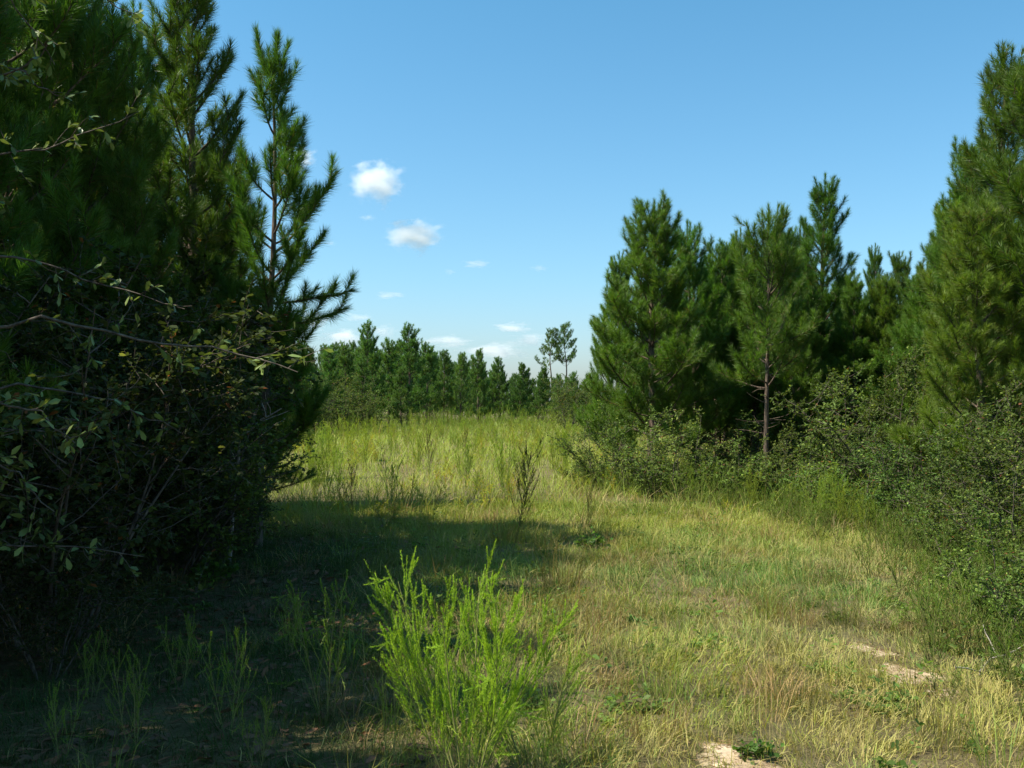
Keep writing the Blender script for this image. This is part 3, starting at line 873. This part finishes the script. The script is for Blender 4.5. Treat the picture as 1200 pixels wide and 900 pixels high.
for k, px in enumerate((345, 372, 398, 424, 668, 690)):
    shrub(px, 46 + 2 * k, 1.1, 1 if k % 2 else 0, 'grey green bush at the foot of the far pines', GSF, w=1.3)


# ================================================================== the oak with sunlit sprays, close at the left
def oak_sprays():
    rng = np.random.default_rng(77)
    wd = Geo(); lf = Geo()
    b0 = np.array([-3.05, 5.2, float(hgt(-3.05, 5.2)) - .1])
    T = np.array([b0, b0 + [.03, .02, 1.0], b0 + [.10, .0, 1.9], b0 + [.05, .03, 2.8], b0 + [.1, .05, 3.7], b0 + [.02, .1, 4.6]])
    tube(wd, T, [.06, .05, .04, .03, .02, .008], (.2, .17, .13), 8)
    LP, LD, LN, LC = [], [], [], []

    def spray(pts, r=.008, twigs=8, nl=6, bare=0.0, ll=.06):
        P = np.array(pts); f = np.linspace(0, 1, 14)
        k = np.linspace(0, 1, len(P))
        P = np.stack([np.interp(f, k, P[:, q]) for q in range(3)], 1) + rng.normal(size=(14, 3)) * .008
        tube(wd, P, np.linspace(r, .0025, 14), (.2, .17, .13), 5)
        for i in range(twigs):
            u = .12 + (.86 - bare) * (i + rng.random()) / twigs
            q, t = along(P, [u])
            d = nrm(t[0] * .5 + rng.normal(size=3) * .7)
            B = curve(q[0], d, .08 + .18 * rng.random(), .0, 4, rng, .15)
            tube(wd, B, np.linspace(.003, .0015, 4), (.2, .17, .13), 3)
            m = nl
            q2, t2 = along(B, .1 + .9 * rng.random(m))
            LP.append(q2); LD.append(nrm(t2 * .6 + rng.normal(size=(m, 3)) * .6 - UP * .2)); LN.append(nrm(UP + rng.normal(size=(m, 3)) * .6))
            LC.append(np.clip(np.array([.15, .20, .055]) * (1 + rng.normal(size=(m, 1)) * .25), .02, 1))
    a = lambda z: np.array([np.interp(z, T[:, 2], T[:, 0]), np.interp(z, T[:, 2], T[:, 1]), z])
    spray([a(1.95), pix(60, 372, 5.1), pix(180, 398, 5.0), pix(270, 412, 4.9), pix(352, 436, 4.8)], .010, 13, 5)
    spray([a(1.2), pix(-30, 520, 5.0), pix(20, 555, 4.9), pix(60, 598, 4.8)], .008, 8, 6)
    spray([a(3.2), pix(-20, 92, 5.2), pix(25, 76, 5.1), pix(62, 45, 5.0)], .008, 9, 6)
    spray([a(2.3), pix(20, 300, 5.6), pix(110, 330, 5.6), pix(215, 362, 5.5)], .009, 12, 6)
    spray([a(1.6), pix(30, 450, 5.5), pix(130, 470, 5.6), pix(210, 505, 5.6)], .009, 12, 6)
    spray([a(2.8), pix(-10, 180, 5.6), pix(60, 170, 5.7), pix(160, 130, 5.8)], .008, 11, 6)
    spray([a(1.4), pix(-10, 470, 4.6), pix(40, 480, 4.6), pix(90, 520, 4.6)], .008, 9, 6)
    spray([a(.9), pix(0, 640, 5.3), pix(80, 640, 5.4), pix(170, 650, 5.5)], .008, 10, 5)
    for k in range(26):
        z = .8 + 3.6 * rng.random(); az = rng.random() * 6.283; L = .5 + .7 * rng.random()
        o = a(z); e = o + np.array([math.cos(az) * L, math.sin(az) * L, rng.normal() * .25])
        spray([o, (o + e) / 2 + [0, 0, .06], e], .007, 8, 7)
    P = np.concatenate(LP); n = len(P); L = .045 + .03 * rng.random(n)
    leaves(lf, P, np.concatenate(LD), np.concatenate(LN), L, L * .42, np.concatenate(LC))
    r = root('oak_sapling')
    tag(r, 'leafy oak sapling at the left edge with sunlit sprays reaching over the dark thicket', 'oak sapling')
    wd.obj('trunk', M_twig, r, True); lf.obj('foliage', M_oak, r)


oak_sprays()

# bare whitish dead branch at the right end of the left thicket
g = Geo(); rg = np.random.default_rng(8)
P = np.array([pix(272, 640, 9.6), pix(276, 560, 9.6), pix(280, 515, 9.5), pix(300, 498, 9.4), pix(328, 481, 9.3)])
P[0][2] = float(hgt(P[0][0], P[0][1])) - .05
f = np.linspace(0, 1, 12); k = np.linspace(0, 1, 5)
P = np.stack([np.interp(f, k, P[:, q]) for q in range(3)], 1) + rg.normal(size=(12, 3)) * .012
tube(g, P, np.linspace(.022, .005, 12), (.2, .17, .13), 6)
for i in range(7):
    q, t = along(P, [.3 + .65 * rg.random()]); B = curve(q[0], t[0] + rg.normal(size=3) * .8, .15 + .3 * rg.random(), .1, 5, rg, .15)
    tube(g, B, np.linspace(.006, .002, 5), (.2, .17, .13), 4)
tag(g.obj('dead_branch', bark_mat('weathered_wood', (.16, .13, .11), (.42, .36, .30)), None, True), 'bare weathered dead sapling with a bent pale tip beside the left thicket', 'dead branch')

# fallen twigs on the ground under the left trees
MW = bark_mat('fallen_wood', (.14, .12, .10), (.40, .35, .29))
for px, py, ln, rz, lab in ((180, 655, .75, .1, 'pale fallen branch lying under the dark left thicket'), (130, 690, .8, 1.2, 'forked fallen twig near the rusty leaf litter'), (1150, 792, .5, .4, 'thin grey dead twig beside the bare sand below the right shrub')):
    d = EYE * F / (py - HZ); x = (px - 600) / F * d
    g = Geo(); q = np.linspace(-.5, .5, 8)
    P = np.stack([q * ln, .05 * np.sin(q * 5), .03 + .06 * np.abs(np.sin(q * 4 + rz))], 1)
    tube(g, P, np.linspace(.008, .004, 8) * (1.5 if px < 600 else .8), (.2, .17, .13), 6)
    for i in range(4):
        qq, t = along(P, [.3 + .6 * rg.random()]); tube(g, curve(qq[0], t[0] + rg.normal(size=3) * [.7, .7, .3] + UP * .25, .2 + .15 * rg.random(), .1, 5, rg, .12), np.linspace(.006, .002, 5), (.2, .17, .13), 4)
    o = g.obj('fallen_branch', MW, None, True); o.location = (x, d, float(hgt(x, d))); o.rotation_euler = (0, 0, rz)
    tag(o, lab, 'fallen branch')

# ================================================================== TALL WEEDS that stand out
fen0 = fennel_parts(201, H=.90, spread=1.0, nst=10, nbr=14, thr=220, tl=.019, tw=.0024, narrow=.42, second=4, nod=.15, col=(.215, .345, .034))
x, y, z = spot(546, 4.15)
plant('dog_fennel', fen0, (x, y, z), .4, 1, 'large bright green feathery dog fennel in the foreground', 'weed', 'feathery dog fennels')
fen1 = fennel_parts(202, H=.74, spread=.8, nst=5, nbr=11, thr=150, tl=.017, tw=.0024, narrow=.5, second=2, nod=.5, col=(.19, .30, .035))
x, y, z = spot(625, 4.35)
plant('dog_fennel', fen1, (x, y, z), 2.0, (1, 1, .98), 'nodding green dog fennel touching the large one on its right', 'weed', 'feathery dog fennels')
fen2 = fennel_parts(203, H=.8, spread=.4, nst=3, nbr=11, thr=90, tl=.024, tw=.003, narrow=.5, second=2, col=(.14, .23, .03))
for px, d, s, lab in ((385, 5.0, .85, 'shaded dog fennel left of the large foreground one'), (270, 4.9, .6, 'small shaded dog fennel in the dark grass'), (160, 4.6, .55, 'dim dog fennel at the lower left'),
                      (640, 4.25, .42, 'short fennel shoot at the right foot of the large one'), (460, 4.3, .55, 'short fennel shoot at the left foot of the large one'), (305, 4.35, .4, 'lone fennel shoot at the bottom edge'),
                      (215, 5.6, .5, 'slight fennel shoot in the middle of the left shade'), (110, 5.4, .45, 'slight fennel shoot before the left thicket'), (340, 6.2, .5, 'fennel shoot standing further back in the left shade'),
                      (75, 4.5, .4, 'lowest fennel shoot near the bottom left corner')):
    x, y, z = spot(px, d)
    plant('dog_fennel', fen2, (x, y, z), rnd.random() * 6, s, lab, 'weed', 'feathery dog fennels')
# the dark dry stalk by the shade's edge
sp = fennel_parts(204, H=1.0, spread=.1, nst=1, nbr=26, thr=60, tl=.04, tw=.005, col=(.070, .075, .028), scol=(.08, .065, .04), narrow=.6, second=2, nod=0)
x, y, z = spot(603, 11.4)
plant('weed_stalk', sp, (x, y, z), 0, (1, 1, 1.0), 'tall dark dry weed stalk standing alone at the edge of the shade', 'weed', None, (0, .08))
for px, d, s, lab in ((692, 12.0, .45, 'thin brown stalk right of the tall dark stalk'), (412, 13.6, .7, 'brown stalk at the left of the meadow'), 
                      (505, 20, .9, 'dark thin stalk in the middle of the meadow'), (545, 27, .8, 'far thin stalk at the middle of the meadow')):
    x, y, z = spot(px, d)
    plant('weed_stalk', sp, (x, y, z), rnd.random() * 6, (s * .8, s * .8, s), lab, 'weed', 'thin dry stalks')
# fennels standing singly in the meadow
mf = [joined(*make_fennel(210 + k, H=1.15, spread=.3, nst=4, nbr=10, thr=34, tl=.07, tw=.007, narrow=.4, second=2, lod=True, col=(.19, .27, .036), scol=(.20, .24, .06))).mesh('meadow_fennel', M_weed) for k in range(3)]
for k in range(48):
    px = rnd.uniform(335, 690); d = rnd.uniform(15, 44)
    x, y, z = spot(px, d)
    o = bpy.data.objects.new('dog_fennel', mf[k % 3]); COL.objects.link(o)
    o.location = (x, y, z - .02); s = rnd.uniform(.45, .85); o.scale = (s, s, s * rnd.uniform(.9, 1.25)); o.rotation_euler = (0, 0, rnd.random() * 6.28)
    tag(o, 'feathery fennel standing among the yellow weeds of the clearing', 'weed', 'fennels of the sunlit clearing')
for k, (px, d) in enumerate(((812, 15.5), (838, 15.8), (990, 11.8), (1010, 11.5), (1025, 11.9), (880, 14.0), (955, 12.5), (975, 12.2))):
    x, y, z = spot(px, d)
    o = bpy.data.objects.new('dog_fennel', mf[k % 3]); COL.objects.link(o)
    o.location = (x, y, z - .02); s = rnd.uniform(.45, .7); o.scale = (s, s, s); o.rotation_euler = (0, 0, rnd.random() * 6.28)
    tag(o, 'light green upright weed before the right hand thicket', 'weed', 'upright weeds before the right thicket')

# leafy little plants
lw = make_shrub(301, .22, .2, 6, 3, 2, 4, .06, .036, col=(.075, .17, .03), pale=0, mat=M_weed, brown=0)
for px, d, s, lab in ((884, 4.55, .42, 'low green broadleaf weed beside the pale sand patch'), (694, 10.6, .8, 'small leafy plant at the edge of the shade in the grass'), 
                      (250, 8.8, .9, 'pale seedling in the shade by the left thicket'), (740, 7.2, .35, 'tiny leafy seedling in the track')):
    x, y, z = spot(px, d)
    plant('broadleaf_weed', lw, (x, y, z), rnd.random() * 6, s, lab, 'weed', 'small broadleaf weeds')

# bunch grass clumps
TG = [make_tuft(401 + k, 110, .42, .0042, .16, .5, .8).mesh('bunch_grass', M_weed) for k in range(2)]
TD = [make_tuft(411 + k, 120, .36, .0036, .18, .7, 1.1, (.30, .20, .11), (.20, .16, .06)).mesh('bunch_grass', M_weed) for k in range(2)]
for px, py, s, dry, lab in ((655, 690, 1.0, 0, 'yellow green grass clump at the right edge of the big shadow'), (672, 712, .8, 1, 'brownish grass clump beside the yellow green clump'), (705, 735, .8, 1, 'dry brown clump behind the foreground shadow'),
                            (650, 745, .7, 0, 'small yellow clump right of the fennel'), (930, 735, .8, 1, 'purplish brown grass clump in the sunlit grass'), (985, 735, .7, 0, 'green grass clump left of the bare sand'),
                            (900, 720, .6, 0, 'small bright clump in the middle of the sunlit grass'), (945, 830, .6, 0, 'yellow clump below the bare sand'), (590, 640, .9, 0, 'dark tuft at the foot of the tall dark stalk'),
                            (640, 650, .8, 0, 'tuft in the tip of the big shadow'), (770, 860, .8, 1, 'rusty grass clump left of the pale sand patch'), (1100, 870, .7, 0, 'yellow grass clump in the lower right corner')):
    d = EYE * F / (py - HZ); x, y, z = spot(px, d)
    o = bpy.data.objects.new('bunch_grass', (TD if dry else TG)[rnd.randrange(2)]); COL.objects.link(o)
    o.location = (x, y, z); o.rotation_euler = (0, 0, rnd.random() * 6); o.scale = (s, s, s)
    tag(o, lab, 'grass clump', 'bunch grass clumps')


# ================================================================== CLOUDS
def cloud_mat(name, dens, seed):
    m, nt, N, L = nodes_of(name)
    tc = N.new('ShaderNodeTexCoord')
    n1 = N.new('ShaderNodeTexNoise'); n1.noise_dimensions = '4D'; n1.inputs['W'].default_value = seed * 3.7
    n1.inputs['Scale'].default_value = 2.3; n1.inputs['Detail'].default_value = 7; n1.inputs['Roughness'].default_value = .66
    L.new(tc.outputs['Object'], n1.inputs['Vector'])
    ln = N.new('ShaderNodeVectorMath'); ln.operation = 'LENGTH'; L.new(tc.outputs['Object'], ln.inputs[0])
    # density falls from the middle outwards and is eaten into by the noise
    fall = N.new('ShaderNodeMapRange'); fall.inputs['From Min'].default_value = 0; fall.inputs['From Max'].default_value = 1
    fall.inputs['To Min'].default_value = .16; fall.inputs['To Max'].default_value = -.34
    L.new(ln.outputs['Value'], fall.inputs['Value'])
    ad = N.new('ShaderNodeMath'); ad.operation = 'ADD'; L.new(fall.outputs[0], ad.inputs[0]); L.new(n1.outputs['Fac'], ad.inputs[1])
    mr = N.new('ShaderNodeMapRange'); mr.inputs['From Min'].default_value = .42; mr.inputs['From Max'].default_value = .60 if dens > .02 else .62
    mr.inputs['To Min'].default_value = 0; mr.inputs['To Max'].default_value = dens
    L.new(ad.outputs[0], mr.inputs['Value'])
    v = N.new('ShaderNodeVolumePrincipled'); v.inputs['Color'].default_value = (1, 1, 1, 1); v.inputs['Anisotropy'].default_value = .2
    L.new(mr.outputs[0], v.inputs['Density'])
    o = N.new('ShaderNodeOutputMaterial'); L.new(v.outputs[0], o.inputs['Volume'])
    return m


def ico():
    import bmesh
    bm = bmesh.new(); bmesh.ops.create_icosphere(bm, subdivisions=3, radius=1.0)
    me = bpy.data.meshes.new('cloud'); bm.to_mesh(me); bm.free(); return me


CM = [cloud_mat('cloud_thick', .026, 1), cloud_mat('cloud_thin', .030, 2), cloud_mat('cloud_faint', .016, 3)]
for k, (px, py, w, h, ci, lab) in enumerate((
        (443, 212, 50, 32, 0, 'brightest puffy white cloud right of the pine branch'), (352, 184, 30, 18, 0, 'small white cloud touching the slim open pine'),
        (487, 275, 52, 24, 0, 'wide white cloud below the brightest one'), (366, 377, 34, 18, 1, 'low white cloud beside the left stand'), (400, 398, 45, 20, 1, 'low cloud just above the far pines'),
        (600, 384, 36, 10, 1, 'flat white cloud above the middle of the far pines'), (560, 309, 30, 8, 2, 'faint wisp in the middle of the sky'), (632, 314, 16, 7, 2, 'tiny faint wisp left of the broad pine'),
        (455, 346, 32, 7, 2, 'thin faint streak below the wide white cloud'), (580, 410, 75, 18, 2, 'broad pale cloud low behind the far pines'), (450, 388, 26, 14, 2, 'pale cloud between the far tall tops'),
        (527, 318, 12, 6, 2, 'tiny speck of cloud right of the wide white cloud'), (430, 255, 16, 8, 2, 'faint speck between the two bright clouds'), (387, 285, 12, 6, 2, 'faint speck near the lower pine branch'),
        (520, 400, 60, 12, 2, 'wide thin cloud low over the middle of the far pines'), (420, 372, 30, 9, 2, 'thin wisp between the left stand and the tall far pines'),
        (620, 398, 40, 12, 2, 'pale low cloud left of the twin tall pines'))):
    D = 3000 if py < 300 else 6000
    o = bpy.data.objects.new('cloud', ico()); COL.objects.link(o)
    m = CM[ci]
    if py > 300:
        m = CM[ci].copy(); m.name = 'cloud_far'
        for nd_ in m.node_tree.nodes:
            if nd_.type == 'MAP_RANGE' and nd_.inputs['From Min'].default_value > .4: nd_.inputs['To Max'].default_value *= .55
            if nd_.type == 'TEX_NOISE': nd_.inputs['W'].default_value = k * 2.3
    o.data.materials.append(m)
    p = pix(px, py, D); o.location = p
    k2 = 1.3 if ci == 0 else 1.1
    o.scale = (k2 * w / F * D, .7 * w / F * D, k2 * h / F * D); o.rotation_euler = (0, 0, 0)
    tag(o, lab, 'cloud', 'small clouds')

# ================================================================== LIGHT, SKY, CAMERA
AZ, EL = math.radians(100), math.radians(53)        # sun: AZ to the left of straight ahead
sd = Vector((-math.sin(AZ) * math.cos(EL), math.cos(AZ) * math.cos(EL), math.sin(EL)))
sl = bpy.data.lights.new('sun', 'SUN'); sl.energy = 5.0; sl.angle = math.radians(.5); sl.color = (1, .94, .81)
so = bpy.data.objects.new('sun', sl); COL.objects.link(so); so.rotation_euler = sd.to_track_quat('Z', 'Y').to_euler(); so.location = (-20, 5, 30)

w = bpy.data.worlds.new('World'); scene.world = w; w.use_nodes = True
N = w.node_tree.nodes; L = w.node_tree.links; N.clear()
sky = N.new('ShaderNodeTexSky'); sky.sky_type = 'NISHITA'; sky.sun_disc = False
sky.sun_elevation = EL; sky.sun_rotation = -AZ
sky.air_density = 1.0; sky.dust_density = 1.2; sky.ozone_density = 2.5; sky.altitude = 50
bg = N.new('ShaderNodeBackground'); bg.inputs['Strength'].default_value = .088
ow = N.new('ShaderNodeOutputWorld'); tn = N.new('ShaderNodeMix'); tn.data_type = 'RGBA'; tn.blend_type = 'MULTIPLY'; tn.inputs['Factor'].default_value = 1
tn.inputs['B'].default_value = (.70, 1.04, 1.14, 1)
tcw = N.new('ShaderNodeTexCoord'); sx = N.new('ShaderNodeSeparateXYZ'); L.new(tcw.outputs['Generated'], sx.inputs[0])
rw = N.new('ShaderNodeValToRGB'); e = rw.color_ramp.elements       # milky blue summer air low down, deep blue above
e[0].position = 0; e[0].color = (.93, 1.0, 1.16, 1); e[1].position = .42; e[1].color = (.56, 1.10, 1.15, 1)
m_ = e.new(.12); m_.color = (.78, 1.07, 1.13, 1)
L.new(sx.outputs['Z'], rw.inputs['Fac']); L.new(rw.outputs[0], tn.inputs['B']); L.new(sky.outputs[0], tn.inputs['A']); L.new(tn.outputs['Result'], bg.inputs['Color']); L.new(bg.outputs[0], ow.inputs['Surface'])

cd = bpy.data.cameras.new('camera'); cam = bpy.data.objects.new('camera', cd); COL.objects.link(cam)
cd.sensor_width = 36; cd.lens = 36 * F / 1200; cd.clip_start = .05; cd.clip_end = 30000
cam.location = (0, 0, EYE); cam.rotation_euler = (math.radians(90) + math.atan((HZ - 450) / F), 0, 0)
scene.camera = cam

scene.view_settings.view_transform = 'Standard'; scene.view_settings.look = 'None'
scene.view_settings.exposure = 0.97; scene.view_settings.gamma = 1; scene.view_settings.use_curve_mapping = False
c = scene.cycles
c.max_bounces = 6; c.diffuse_bounces = 3; c.glossy_bounces = 2; c.transmission_bounces = 4; c.volume_bounces = 3; c.transparent_max_bounces = 8
c.use_denoising = True
try: c.denoiser = 'OPENIMAGEDENOISE'
except Exception: pass
c.sample_clamp_indirect = 6
scene.render.filter_size = 1.7
